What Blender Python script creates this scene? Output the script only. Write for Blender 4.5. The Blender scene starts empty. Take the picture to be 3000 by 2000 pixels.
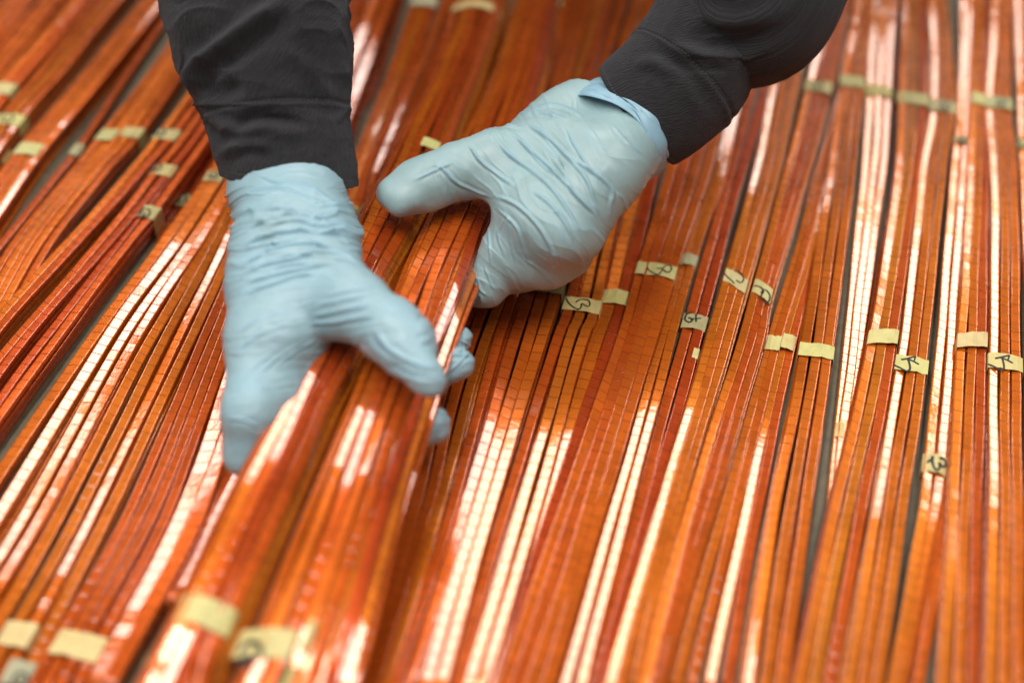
import bpy, math, random
import numpy as np
from mathutils import Vector
random.seed(7)
RNG = np.random.default_rng(11)
S = bpy.context.scene
COL = S.collection

# ------------------------------------------------------------------ camera
PITCH = math.radians(40.8)
CAM_H = 0.62
FPX = 4166.7                       # focal length in photograph pixels (50 mm on 36 mm, 3000 px)
cd = bpy.data.cameras.new('camera'); cam = bpy.data.objects.new('camera', cd); COL.objects.link(cam)
cam.location = (0, 0, CAM_H); cam.rotation_euler = (math.pi/2 - PITCH, 0, 0)
cd.lens = 50; cd.sensor_width = 36; cd.clip_start = 0.01; cd.clip_end = 100
cd.dof.use_dof = True; cd.dof.focus_distance = 0.925; cd.dof.aperture_fstop = 2.0
S.camera = cam
# ------------------------------------------------------------------ world, lamps, exposure
W = bpy.data.worlds.new('World'); S.world = W; W.use_nodes = True
W.node_tree.nodes['Background'].inputs[0].default_value = (1.0, 0.93, 0.86, 1)
W.node_tree.nodes['Background'].inputs[1].default_value = 0.05
S.view_settings.view_transform = 'Standard'; S.view_settings.look = 'None'
S.view_settings.exposure = 0.2; S.view_settings.gamma = 1
LAMP_W = 12.2
LEAN = 0.264                       # the ceiling fittings run parallel to the bars
def lamp(x, y, z, sx, sy, p, col=(1, 0.955, 0.90)):
    l = bpy.data.lights.new('ceiling_lamp', 'AREA'); l.shape = 'RECTANGLE'; l.size = sx; l.size_y = sy
    l.energy = p; l.color = col
    o = bpy.data.objects.new('ceiling_lamp', l); o.location = (x + (y-2.3)*LEAN, y, z); o.rotation_euler = (0, 0, -math.atan(LEAN)); COL.objects.link(o)
LAMP_X = (-1.30, 0.05, 1.35); LAMP_Z = 1.9
for ly, pw in ((-1.1, 5.0), (0.35, 19.0)):
    for lx in LAMP_X: lamp(lx, ly, LAMP_Z, 0.28, 1.1, pw)
for lx, ly, q in ((-1.30, 2.70, 1), (-1.30, 4.55, .75), (0.05, 2.15, 1), (0.05, 3.95, .8), (1.35, 2.68, .95), (1.35, 3.92, .62)):
    lamp(lx, ly, LAMP_Z, 0.31, 1.18, LAMP_W*q)
S.render.engine = 'CYCLES'
S.cycles.use_denoising = True
S.cycles.max_bounces = 8

# ------------------------------------------------------------------ projection helpers
CP, SP = math.cos(PITCH), math.sin(PITCH)
def P(x, y, z):
    u = (x - 1500)/FPX; v = -(y - 1000)/FPX
    d = np.array([u, CP + v*SP, -SP + v*CP])
    return np.array([0, 0, CAM_H]) + d*((z - CAM_H)/d[2])
def depth(y, z): return (CAM_H - z)/(SP + (y - 1000)/FPX*CP)
def to_px(q):
    q = np.asarray(q, float)
    dy = q[..., 1]; dz = q[..., 2] - CAM_H
    zc = dy*CP - dz*SP; up = dy*SP + dz*CP
    return 1500 + q[..., 0]/zc*FPX, 1000 - up/zc*FPX

def catmull(pts, t):
    """pts (n,d) at integer params; t array"""
    pts = np.asarray(pts, float); n = len(pts)
    ext = np.vstack([2*pts[0]-pts[1], pts, 2*pts[-1]-pts[-2]])
    i = np.clip(np.floor(t).astype(int), 0, n-2); f = (t - i)[:, None]
    p0, p1, p2, p3 = ext[i], ext[i+1], ext[i+2], ext[i+3]
    return 0.5*((2*p1) + (-p0+p2)*f + (2*p0-5*p1+4*p2-p3)*f**2 + (-p0+3*p1-3*p2+p3)*f**3)

# value noise ------------------------------------------------------
def _h(ix, iy, iz, seed):
    n = (ix.astype(np.int64)*374761393 + iy.astype(np.int64)*668265263 + iz.astype(np.int64)*2147483647 + seed*974711) & 0xffffffff
    n = ((n ^ (n >> 13))*1274126177) & 0xffffffff
    n = (n ^ (n >> 16)) & 0xffffff
    return n/float(0xffffff)
def vnoise(p, seed=0):
    p = np.asarray(p, float); i = np.floor(p).astype(int); f = p - i; f = f*f*f*(f*(f*6-15)+10)
    out = 0
    for dx in (0, 1):
        for dy in (0, 1):
            for dz in (0, 1):
                w = (f[:, 0] if dx else 1-f[:, 0])*(f[:, 1] if dy else 1-f[:, 1])*(f[:, 2] if dz else 1-f[:, 2])
                out = out + w*_h(i[:, 0]+dx, i[:, 1]+dy, i[:, 2]+dz, seed)
    return out*2 - 1

# ------------------------------------------------------------------ node helpers
def mat(name):
    m = bpy.data.materials.new(name); m.use_nodes = True
    nt = m.node_tree; return m, nt, nt.nodes['Principled BSDF']
class NT:
    def __init__(s, nt): s.nt = nt
    def n(s, typ, **kw):
        nd = s.nt.nodes.new(typ)
        for k, v in kw.items(): setattr(nd, k, v)
        return nd
    def l(s, a, b): s.nt.links.new(a, b)
    def math(s, op, a, b=None, c=None):
        nd = s.n('ShaderNodeMath', operation=op)
        for i, v in enumerate((a, b, c)):
            if v is None: continue
            if isinstance(v, (int, float)): nd.inputs[i].default_value = v
            else: s.l(v, nd.inputs[i])
        return nd.outputs[0]
    def ramp(s, fac, stops, interp='LINEAR'):
        nd = s.n('ShaderNodeValToRGB'); cr = nd.color_ramp; cr.interpolation = interp
        while len(cr.elements) < len(stops): cr.elements.new(0.5)
        for e, (p, c) in zip(cr.elements, stops):
            e.position = p; e.color = c if len(c) == 4 else (*c, 1)
        s.l(fac, nd.inputs[0]); return nd.outputs[0]
    def mix(s, fac, a, b, blend='MIX'):
        nd = s.n('ShaderNodeMix', data_type='RGBA', blend_type=blend)
        for idx, v in ((0, fac), (6, a), (7, b)):
            if isinstance(v, (int, float)): nd.inputs[idx].default_value = v
            elif isinstance(v, tuple): nd.inputs[idx].default_value = (*v, 1) if len(v) == 3 else v
            else: s.l(v, nd.inputs[idx])
        return nd.outputs[2]
    def noise(s, vec, scale, detail=2, rough=0.5, dim='3D'):
        nd = s.n('ShaderNodeTexNoise', noise_dimensions=dim)
        nd.inputs['Scale'].default_value = scale; nd.inputs['Detail'].default_value = detail
        nd.inputs['Roughness'].default_value = rough
        if vec is not None: s.l(vec, nd.inputs['Vector'])
        return nd.outputs[0]
    def bump(s, height, dist, strength=1.0, normal=None):
        nd = s.n('ShaderNodeBump'); nd.inputs['Distance'].default_value = dist; nd.inputs['Strength'].default_value = strength
        s.l(height, nd.inputs['Height'])
        if normal is not None: s.l(normal, nd.inputs['Normal'])
        return nd.outputs[0]

# ------------------------------------------------------------------ materials
def make_bar_material():
    m, nt, b = mat('amber_wrapped_copper'); k = NT(nt)
    uv = k.n('ShaderNodeUVMap').outputs[0]
    sep = k.n('ShaderNodeSeparateXYZ'); k.l(uv, sep.inputs[0]); u, v = sep.outputs[0], sep.outputs[1]
    fr = k.math('FRACT', u); fl = k.math('FLOOR', u)
    info = k.n('ShaderNodeObjectInfo')
    seed = k.math('MULTIPLY', info.outputs['Random'], 57.0)
    comb = k.n('ShaderNodeCombineXYZ'); k.l(fl, comb.inputs[0]); k.l(seed, comb.inputs[1])
    wn = k.n('ShaderNodeTexWhiteNoise', noise_dimensions='3D'); k.l(comb.outputs[0], wn.inputs['Vector'])
    sp2 = k.n('ShaderNodeSeparateColor'); k.l(wn.outputs['Color'], sp2.inputs[0])
    r1, r2, r3 = sp2.outputs[0], sp2.outputs[1], sp2.outputs[2]
    # overlap ridge of the tape wrap + each turn lying at its own tilt
    saw = k.ramp(fr, [(0.0, (0, 0, 0)), (0.07, (1, 1, 1)), (1.0, (0, 0, 0))])
    tilt = k.math('MULTIPLY', k.math('SUBTRACT', r1, 0.5), k.math('SUBTRACT', fr, 0.5))
    tilt2 = k.math('MULTIPLY', k.math('SUBTRACT', r2, 0.5), v)
    h = k.math('ADD', saw, k.math('MULTIPLY', tilt, 1.0))
    h = k.math('ADD', h, k.math('MULTIPLY', tilt2, 0.40))
    tc = k.n('ShaderNodeTexCoord').outputs['Object']
    fine = k.noise(tc, 260, 3, 0.6)
    h = k.math('ADD', h, k.math('MULTIPLY', fine, 0.25))
    k.l(k.bump(h, 0.00017, 1.0), b.inputs['Coat Normal'])
    k.l(k.bump(h, 0.00016, 1.0), b.inputs['Normal'])
    # colour: bar tint, each turn a touch different, overlap seam darker
    seam = k.ramp(fr, [(0.0, (0.46, 0.33, 0.25)), (0.04, (0.56, 0.42, 0.34)), (0.07, (1, 1, 1)), (0.95, (1, 1, 1)), (1.0, (0.8, 0.7, 0.7))])
    turn = k.math('ADD', 0.96, k.math('MULTIPLY', r3, 0.08))
    n2 = k.noise(tc, 22, 3, 0.55)
    blot = k.ramp(n2, [(0.3, (0.86, 0.80, 0.78)), (0.7, (1.08, 1.12, 1.1))])
    c = k.mix(k.math('MULTIPLY_ADD', r3, 0.75, 0.22), info.outputs['Color'], seam, 'MULTIPLY')
    c = k.mix(1.0, c, blot, 'MULTIPLY')
    cc = k.n('ShaderNodeVectorMath', operation='SCALE'); k.l(c, cc.inputs[0]); k.l(turn, cc.inputs['Scale'])
    k.l(cc.outputs[0], b.inputs['Base Color'])
    b.inputs['Metallic'].default_value = 0.48
    rg = k.ramp(k.noise(tc, 60, 3, 0.6), [(0.3, (0.22,)*3), (0.75, (0.36,)*3)])
    k.l(rg, b.inputs['Roughness'])
    b.inputs['Coat Weight'].default_value = 1.0; b.inputs['Coat IOR'].default_value = 1.66; b.inputs['Specular IOR Level'].default_value = 0.06
    cr = k.ramp(k.noise(tc, 90, 4, 0.65), [(0.35, (0.015,)*3), (0.75, (0.05,)*3)])
    k.l(cr, b.inputs['Coat Roughness'])
    return m
M_BAR = make_bar_material()

def make_tape_material():
    m, nt, b = mat('masking_tape'); k = NT(nt)
    tc = k.n('ShaderNodeTexCoord').outputs['Object']
    info = k.n('ShaderNodeObjectInfo')
    n1 = k.noise(tc, 900, 3, 0.6); n2 = k.noise(tc, 120, 3, 0.6)
    c = k.mix(1.0, info.outputs['Color'], k.ramp(n2, [(0.25, (0.84, 0.82, 0.74)), (0.75, (1.06, 1.05, 1.0))]), 'MULTIPLY')
    k.l(c, b.inputs['Base Color']); b.inputs['Roughness'].default_value = 0.5
    k.l(k.bump(k.math('ADD', n1, k.math('MULTIPLY', n2, 2.5)), 0.0003, 0.9), b.inputs['Normal'])
    return m
M_TAPE = make_tape_material()
def plain(name, col, rough=0.6, **kw):
    m, nt, b = mat(name); b.inputs['Base Color'].default_value = (*col, 1); b.inputs['Roughness'].default_value = rough
    for q, v in kw.items(): b.inputs[q].default_value = v
    return m
M_INK = plain('marker_ink', (0.012, 0.013, 0.014), 0.45)
def make_floor_material():
    m, nt, b = mat('workshop_table'); k = NT(nt)
    tc = k.n('ShaderNodeTexCoord').outputs['Object']
    n1 = k.noise(tc, 9, 4, 0.6); n2 = k.noise(tc, 140, 4, 0.65)
    c = k.mix(n1, (0.105, 0.090, 0.058), (0.155, 0.130, 0.078))
    c = k.mix(1.0, c, k.ramp(n2, [(0.3, (0.7, 0.7, 0.7)), (0.7, (1.15, 1.12, 1.1))]), 'MULTIPLY')
    k.l(c, b.inputs['Base Color']); b.inputs['Roughness'].default_value = 0.55
    k.l(k.bump(n2, 0.0004, 0.5), b.inputs['Normal'])
    return m
M_FLOOR = make_floor_material()
def make_cloth_material():
    m, nt, b = mat('charcoal_twill'); k = NT(nt)
    uv = k.n('ShaderNodeUVMap').outputs[0]
    sep = k.n('ShaderNodeSeparateXYZ'); k.l(uv, sep.inputs[0])
    tc = k.n('ShaderNodeTexCoord').outputs['Object']
    dg = k.n('ShaderNodeCombineXYZ')
    k.l(k.math('MULTIPLY', k.math('ADD', sep.outputs[0], sep.outputs[1]), 700.0), dg.inputs[0])
    k.l(k.math('MULTIPLY', k.math('SUBTRACT', sep.outputs[0], sep.outputs[1]), 110.0), dg.inputs[1])
    tw = k.math('SUBTRACT', k.math('MULTIPLY', k.noise(dg.outputs[0], 1.0, 2, 0.5), 2.6), 1.3)
    n1 = k.noise(tc, 35, 4, 0.6); n2 = k.noise(tc, 1800, 2, 0.6)
    c = k.mix(n1, (0.012, 0.0117, 0.0128), (0.032, 0.0312, 0.0350))
    c = k.mix(1.0, c, k.ramp(k.math('ADD', k.math('MULTIPLY', tw, 0.5), 0.5), [(0.0, (0.5,)*3), (1.0, (1.5,)*3)]), 'MULTIPLY')
    lint = k.ramp(k.noise(tc, 420, 1, 0.4), [(0.80, (0, 0, 0)), (0.86, (1, 1, 1))])
    c = k.mix(k.math('MULTIPLY', lint, 0.35), c, (0.25, 0.24, 0.23))
    k.l(c, b.inputs['Base Color']); b.inputs['Roughness'].default_value = 0.85
    b.inputs['Sheen Weight'].default_value = 0.14; b.inputs['Sheen Roughness'].default_value = 0.45
    b.inputs['Sheen Tint'].default_value = (0.75, 0.78, 0.9, 1)
    b.inputs['Specular IOR Level'].default_value = 0.25
    hh = k.math('ADD', tw, k.math('MULTIPLY', n2, 1.4))
    k.l(k.bump(hh, 0.0005, 1.0), b.inputs['Normal'])
    return m
M_CLOTH = make_cloth_material()
M_THREAD = plain('dark_thread', (0.065, 0.062, 0.062), 0.7)
def make_glove_material():
    m, nt, b = mat('thin_blue_nitrile'); k = NT(nt)
    at = k.n('ShaderNodeAttribute', attribute_name='fold').outputs['Fac']
    tc = k.n('ShaderNodeTexCoord').outputs['Object']
    info = k.n('ShaderNodeObjectInfo')
    n1 = k.noise(tc, 30, 3, 0.55); n2 = k.noise(tc, 1500, 2, 0.6); n3 = k.noise(tc, 170, 3, 0.6)
    base = k.mix(k.math('MULTIPLY', n1, 0.4), info.outputs['Color'], (0.36, 0.44, 0.42))
    c = k.mix(k.math('MULTIPLY', at, 0.7), base, (0.22, 0.44, 0.60))
    smudge = k.ramp(k.noise(tc, 42, 4, 0.65), [(0.52, (1, 1, 1)), (0.75, (0.80, 0.80, 0.76))])
    c = k.mix(1.0, c, smudge, 'MULTIPLY')
    k.l(c, b.inputs['Base Color'])
    k.l(k.ramp(k.noise(tc, 55, 3, 0.6), [(0.3, (0.34,)*3), (0.7, (0.50,)*3)]), b.inputs['Roughness'])
    b.inputs['Specular IOR Level'].default_value = 0.5
    b.inputs['Subsurface Weight'].default_value = 0.05
    b.inputs['Subsurface Radius'].default_value = (0.9, 0.7, 0.6); b.inputs['Subsurface Scale'].default_value = 0.002
    k.l(k.bump(k.math('ADD', k.math('MULTIPLY', n2, 0.16), n3), 0.00012, 0.5), b.inputs['Normal'])
    return m
M_GLOVE = make_glove_material()
M_SKIN = plain('skin', (0.55, 0.30, 0.20), 0.5, **{'Subsurface Weight': 0.2, 'Subsurface Scale': 0.004})
M_HAIR = plain('dark_hair', (0.03, 0.022, 0.017), 0.6)

# ------------------------------------------------------------------ object helpers
def link_mesh(name, verts, faces, material, parent=None, loc=(0, 0, 0), smooth=True, uvs=None):
    me = bpy.data.meshes.new(name)
    v = np.asarray(verts, float) - np.asarray(loc, float)
    me.from_pydata(v.tolist(), [], faces if isinstance(faces, list) else faces.tolist())
    if smooth: me.polygons.foreach_set('use_smooth', [True]*len(me.polygons))
    if uvs is not None:
        ul = me.uv_layers.new(name='UVMap'); ul.data.foreach_set('uv', np.asarray(uvs, np.float32).ravel())
    me.materials.append(material); me.update()
    o = bpy.data.objects.new(name, me); COL.objects.link(o)
    if parent is not None: o.parent = parent
    return o
def empty(name, loc, label, cat, group=None):
    e = bpy.data.objects.new(name, None); e.empty_display_size = 0.02; e.location = loc; COL.objects.link(e)
    e['label'] = label; e['category'] = cat
    if group: e['group'] = group
    return e

def grid_faces(nr, nc, closed=True):
    i = np.arange(nr-1)[:, None]; j = np.arange(nc if closed else nc-1)[None, :]
    a = i*nc + j; b_ = i*nc + (j+1) % nc
    return np.stack([a, b_, b_+nc, a+nc], -1).reshape(-1, 4)

# ------------------------------------------------------------------ the bars
TH = 0.0034
def ring_profile(w, th, r=0.0006):
    a = w/2; c = th/2; s = 0.0004; pts = []
    for (sx, sz) in ((1, 1), (1, -1), (-1, -1), (-1, 1)):
        cx, cz = sx*(a-r), sz*(c-r)
        arc = [(cx - sx*s, sz*c), (cx, sz*c), (cx+sx*r*0.707, cz+sz*r*0.707), (sx*a, cz)]
        if (sx*sz) < 0: arc = arc[::-1]
        pts += arc
    return np.array(pts)            # runs clockwise seen from the far end

def sweep_bar(path, roll, w, th, phase, pitch, skew=0.1):
    n = len(path)
    t = np.gradient(path, axis=0); t /= np.linalg.norm(t, axis=1)[:, None]
    side = np.cross(t, np.array([0, 0, 1.0])); side /= np.linalg.norm(side, axis=1)[:, None]
    up = np.cross(side, t)
    cr, sr = np.cos(roll)[:, None], np.sin(roll)[:, None]
    s2 = side*cr + up*sr; u2 = up*cr - side*sr
    prof = ring_profile(w, th); m = len(prof)
    v = path[:, None, :] + prof[None, :, 0, None]*s2[:, None, :] + prof[None, :, 1, None]*u2[:, None, :]
    v = v.reshape(-1, 3)
    f = grid_faces(n, m)[:, ::-1]
    s = np.concatenate([[0], np.cumsum(np.linalg.norm(np.diff(path, axis=0), axis=1))])
    uu = (s/pitch + phase)[:, None] + (prof[None, :, 0]/w)*skew
    vv = np.repeat((prof[:, 0]/w)[None, :], n, 0)
    UV = np.stack([uu, vv], -1).reshape(-1, 2)
    caps = [list(range(m)), list(range((n-1)*m, n*m))[::-1]]
    faces = f.tolist() + caps
    loops = np.concatenate([f.ravel(), np.array(caps).ravel()])
    return v, faces, UV[loops]

ROLLS = np.radians(np.linspace(-14, 14, 281))
def aim_roll(p, t, kind, extra):
    """how far a bar must lie tilted for its flat to mirror a ceiling fitting ('w'), its edge ('p') or the dark between two ('o')"""
    sd = np.cross(t, [0, 0, 1.0]); sd /= np.linalg.norm(sd); up = np.cross(sd, t)
    n = up[None]*np.cos(ROLLS)[:, None] - sd[None]*np.sin(ROLLS)[:, None]
    d = p - np.array([0, 0, CAM_H]); d /= np.linalg.norm(d)
    r = d - 2*(n@d)[:, None]*n
    k = (LAMP_Z-p[2])/np.maximum(r[:, 2], .05); q = p + r*k[:, None]
    x = q[:, 0] - (q[:, 1]-2.3)*LEAN
    if kind == 'w': tg = [v+random.uniform(-.05, .05) for v in LAMP_X]
    elif kind == 'p': tg = [v+random.choice((-1, 1))*random.uniform(.15, .21) for v in LAMP_X]
    else: tg = [v+extra*0.04 for v in (-1.95, -0.62, 0.70, 2.0)]
    best = min(((abs(x-g).min() > .04)*9+abs(ROLLS[np.argmin(abs(x-g))]), ROLLS[np.argmin(abs(x-g))]) for g in tg)
    return math.degrees(best[1])
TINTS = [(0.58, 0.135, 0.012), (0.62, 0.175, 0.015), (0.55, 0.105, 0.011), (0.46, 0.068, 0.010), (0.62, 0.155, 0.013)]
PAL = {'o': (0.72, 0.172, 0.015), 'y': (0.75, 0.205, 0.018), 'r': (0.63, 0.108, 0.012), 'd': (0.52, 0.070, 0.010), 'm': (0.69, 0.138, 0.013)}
BUNDLES = {}
class Bundle: pass

def edge_points(rows, side, zt):
    pts = []
    for r in rows:
        y = r[0]; x = r[1+side]; z = r[3] if len(r) > 3 else zt
        pts.append(P(x, y, z))
    return np.array(pts)

def make_bundle(key, rows, n, label, layers=2, zt=0.0078, tapes=(), tint=None, group='taped bundles of wrapped copper bars', name='bar_bundle', roll=0.0, jit=1.0, ext=0.22, step=0.011, edge_on=False, rolls=None, tints=None, crown=0.0009, fan=False, out=0.0):
    rows = sorted(rows)[::-1]                       # from near to far
    Lp, Rp = edge_points(rows, 0, zt), edge_points(rows, 1, zt)
    # run on beyond the picture at both ends
    def extend(a):
        d0 = a[0]-a[1]; d0 = d0/np.linalg.norm(d0); d1 = a[-1]-a[-2]; d1 = d1/np.linalg.norm(d1)
        d0[2] = min(0, d0[2]); d1[2] = min(0, d1[2])
        p0 = a[0]+d0*ext; p1 = a[-1]+d1*ext
        p0[2] = max(p0[2], 0.0042); p1[2] = max(p1[2], 0.0042)
        return np.vstack([p0, a, p1])
    mid = (Lp+Rp)/2; me_ = extend(mid); hw = (Rp-Lp)/2; hw = np.vstack([hw[0], hw, hw[-1]])*(0.86 if key[0] in 'QRT' else 1.0 if key[0] in 'L' else 0.96)
    Lp, Rp = me_-hw, me_+hw
    nseg = len(Lp)-1
    length = np.linalg.norm(np.diff(me_, axis=0), axis=1).sum()
    N = max(20, int(length/step))
    # even parameter by arc length
    cum = np.concatenate([[0], np.cumsum(np.linalg.norm(np.diff(me_, axis=0), axis=1))])
    tt = np.interp(np.linspace(0, cum[-1], N), cum, np.arange(nseg+1))
    Lc, Rc = catmull(Lp, tt), catmull(Rp, tt); C = (Lc+Rc)/2
    tan = np.gradient(C, axis=0); tan /= np.linalg.norm(tan, axis=1)[:, None]
    lean = np.abs(tan[:, 1])/np.hypot(tan[:, 0], tan[:, 1])
    wid = np.abs(Rc[:, 0]-Lc[:, 0])*lean            # true width of the bundle across its run
    inner = slice(N//6, N - N//6)
    vis = (to_px(C)[1] > 0) & (to_px(C)[1] < 2000)
    spacing = np.percentile(wid[vis], 62)/n
    bw, th = min(max(spacing*random.uniform(0.80, 0.88), 0.0060), 0.0100), TH
    base = np.array([*C[N//2][:2], 0.0])
    e = empty(name, base, label, 'bar bundle', group)
    s = np.linspace(0, length, N)
    for ly in range(layers):
        for k in range(n):
            fr = (k+0.5)/n
            off = 0 if ly == 0 else random.uniform(-0.28, 0.28)/n
            path = Lc + (Rc-Lc)*(fr+off)
            ph = [random.uniform(0, 6.28) for _ in range(6)]
            side = np.stack([lean, -tan[:, 0], 0*lean], -1)
            lat = 0.0003*jit*np.sin(s*2*math.pi/0.31+ph[0]) + 0.00022*jit*np.sin(s*2*math.pi/0.13+ph[1])
            ver = 0.00030*jit*np.sin(s*2*math.pi/0.26+ph[2]) + 0.00010*jit*np.sin(s*2*math.pi/0.09+ph[3])
            path = path + side*(lat + out*ly)[:, None]
            zoff = -TH/2 - ly*(TH+0.0014) + (random.uniform(-0.0011, 0.0003) if ly == 0 else 0)
            path[:, 2] += zoff + ver - crown*(2*fr-1)**2 + crown*0.33
            path[:, 2] = np.maximum(path[:, 2], TH/2+0.0002+ly*0)
            rr_ = rolls[k % len(rolls)] if (rolls and ly == 0) else random.choice((-3.5, 0, 0, 1, 2))
            if rr_ <= -3: kind_, spread = 'w', 0.8
            elif rr_ <= -2: kind_, spread = 'p', 1.0
            else: kind_, spread = 'o', 0.8
            pyy = to_px(path)[1]; im = int(np.argmin(np.abs(pyy-1250))); im = min(max(im, 1), N-2)
            base_roll = aim_roll(path[im], tan[im], kind_, rr_)
            if fan: base_roll += -math.degrees(math.atan(crown*4*(2*fr-1)/max(wid[im], .01)))*(0.0 if kind_ == 'w' else 0.9)
            rl = np.radians(base_roll) + np.radians(1.1*spread)*np.sin(s*2*math.pi/0.42+ph[4]) + np.radians(0.45*spread)*np.sin(s*2*math.pi/0.17+ph[5])
            v, f, uv = sweep_bar(path, rl, bw, th, random.random(), random.uniform(0.0080, 0.0100), random.uniform(-0.12, 0.34))
            o = link_mesh('copper_bar', v, f, M_BAR, e, base, uvs=uv)
            tcol = random.choice(TINTS) if tint is None else tuple(c*random.uniform(0.88, 1.1) for c in tint)
            if tints and ly == 0: tcol = tuple(c*random.uniform(0.95, 1.05) for c in PAL[tints[k % len(tints)]])
            o.color = (*tcol, 1)
    B = Bundle(); B.C, B.tan, B.wid, B.layers, B.n, B.base, B.e, B.lean, B.crown = C, tan, wid, layers, n, base, e, lean, crown
    BUNDLES[key] = B
    for tp in tapes: make_tape(B, **tp)
    return B

TAPE_COL = (0.68, 0.595, 0.27)
def make_tape(B, y, w=14.5, a=(-1.0, 1.0), marks=(), col=None, skew=0.0, lift=0.0, side=True, drop=None):
    px, py = to_px(B.C); i = int(np.argmin(np.abs(py-y))); i = min(max(i, 1), len(B.C)-2)
    # exact place along the run
    j = i+1 if (py[i+1]-y)*(py[i]-y) <= 0 else i-1
    f = 0 if abs(py[j]-py[i]) < 1e-6 else (y-py[i])/(py[j]-py[i]); f = min(max(f, 0), 1)
    c = B.C[i]*(1-f)+B.C[j]*f; t = B.tan[i]; hw = B.wid[i]/2
    nrm = np.cross(t, [0, 0, 1.0]); nrm /= np.linalg.norm(nrm); up = np.cross(nrm, t)
    x0, x1 = a[0]*hw - 0.0004, a[1]*hw + 0.0004
    d = (B.layers*(TH+0.0003) + 0.0004) if drop is None else drop
    prof = []                                             # (across, up)
    cl, cr_ = -B.crown*(x0/hw)**2 + B.crown*0.33, -B.crown*(x1/hw)**2 + B.crown*0.33
    if side: prof += [(x0, -d), (x0, -d*0.5+cl*0.5), (x0, cl-0.0006)]
    m = max(6, 2*int(round(B.n*(a[1]-a[0])/2)))
    bump = [random.uniform(0, 0.0007) for _ in range(m+1)]
    for q in range(m+1):
        prof.append((x0+(x1-x0)*q/m + (0.0003 if q == 0 else -0.0003 if q == m else 0), 0.00055 + lift + bump[q] - B.crown*((x0+(x1-x0)*q/m)/hw)**2 + B.crown*0.33))
    if side: prof += [(x1, cr_-0.0006), (x1, -d*0.5+cr_*0.5), (x1, -d)]
    prof = np.array(prof); nb = 7
    W_ = w/1000
    verts = []
    jl = [random.uniform(-0.0005, 0.0005) for _ in prof]; jr = [random.uniform(-0.0005, 0.0005) for _ in prof]
    for b in range(nb):
        fb = b/(nb-1)-0.5
        for q, (ax, uz) in enumerate(prof):
            al = fb*W_ + (jl[q] if b == 0 else jr[q] if b == nb-1 else 0) - skew/1000*(ax/max(hw, 1e-4))
            verts.append(c + nrm*ax + up*(uz + 0.00012*math.sin(ax*900+fb*5)) + t*al)
    nc = len(prof)
    top = np.array(verts)
    ed = np.array([0]*0)
    inner_pts = []
    cen = np.mean([p for p in prof], axis=0)
    for b in range(nb):
        for q in range(nc):
            ax, uz = prof[q]; dx = 0; dz = -0.00018
            if side and q < 3: dx, dz = 0.00018, 0
            if side and q >= nc-3: dx, dz = -0.00018, 0
            inner_pts.append(top[b*nc+q] + nrm*dx + up*dz)
    allv = np.vstack([top, inner_pts]); off = nb*nc
    g = grid_faces(nb, nc, False)
    faces = g.tolist() + (g[:, ::-1]+off).tolist()
    for b in range(nb-1):
        faces.append([b*nc, (b+1)*nc, (b+1)*nc+off, b*nc+off]); q = nc-1
        faces.append([b*nc+q, b*nc+q+off, (b+1)*nc+q+off, (b+1)*nc+q])
    for q in range(nc-1):
        faces.append([q, q+off, q+1+off, q+1]); r = (nb-1)*nc
        faces.append([r+q, r+q+1, r+q+1+off, r+q+off])
    o = link_mesh('tape', allv, faces, M_TAPE, B.e, B.base, smooth=False)
    for p_ in o.data.polygons[:2*len(g)]: p_.use_smooth = False
    cc = col or TAPE_COL; cc = tuple(x*random.uniform(0.92, 1.06) for x in cc)
    o.color = (*cc, 1)
    if marks:
        # marker strokes traced on to the band: each pixel of the stroke is dropped on the band's own plane
        V, F = [], []
        for st, wd in marks:
            pts = []
            for (sx, sy) in st:
                dd = P(sx, sy, 0) - np.array([0, 0, CAM_H])
                q0 = c + up*0.0010
                tt_ = np.dot(q0-np.array([0, 0, CAM_H]), up)/np.dot(dd, up)
                pts.append(np.array([0, 0, CAM_H]) + dd*tt_)
            pts = np.array(pts); npt = len(pts)
            pts = catmull(pts, np.linspace(0, npt-1-1e-6, npt*5)) if npt > 2 else pts
            tg = np.gradient(pts, axis=0); tg /= (np.linalg.norm(tg, axis=1)[:, None]+1e-12)
            sd = np.cross(tg, up); k0 = len(V)
            for q in range(len(pts)):
                ax = float(np.dot(pts[q]-c, nrm)); zz = np.interp(ax, prof[3 if side else 0:nc-3 if side else nc, 0], prof[3 if side else 0:nc-3 if side else nc, 1])
                zfix = up*(zz + 0.00035 - 0.0010)
                ww = wd/1000*0.5*random.uniform(0.85, 1.1)
                for sgn, dz in ((-1, 0), (1, 0)):
                    V.append(pts[q] + sd[q]*sgn*ww + zfix)
                for sgn in (1, -1):
                    V.append(pts[q] + sd[q]*sgn*ww + zfix - up*0.0002)
            for q in range(len(pts)-1):
                a0 = k0+q*4; b0 = a0+4
                for r in range(4): F.append([a0+r, a0+(r+1) % 4, b0+(r+1) % 4, b0+r])
        w_ = link_mesh('handwriting', V, F, M_INK, o, B.base, smooth=False)
    return o

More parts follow.
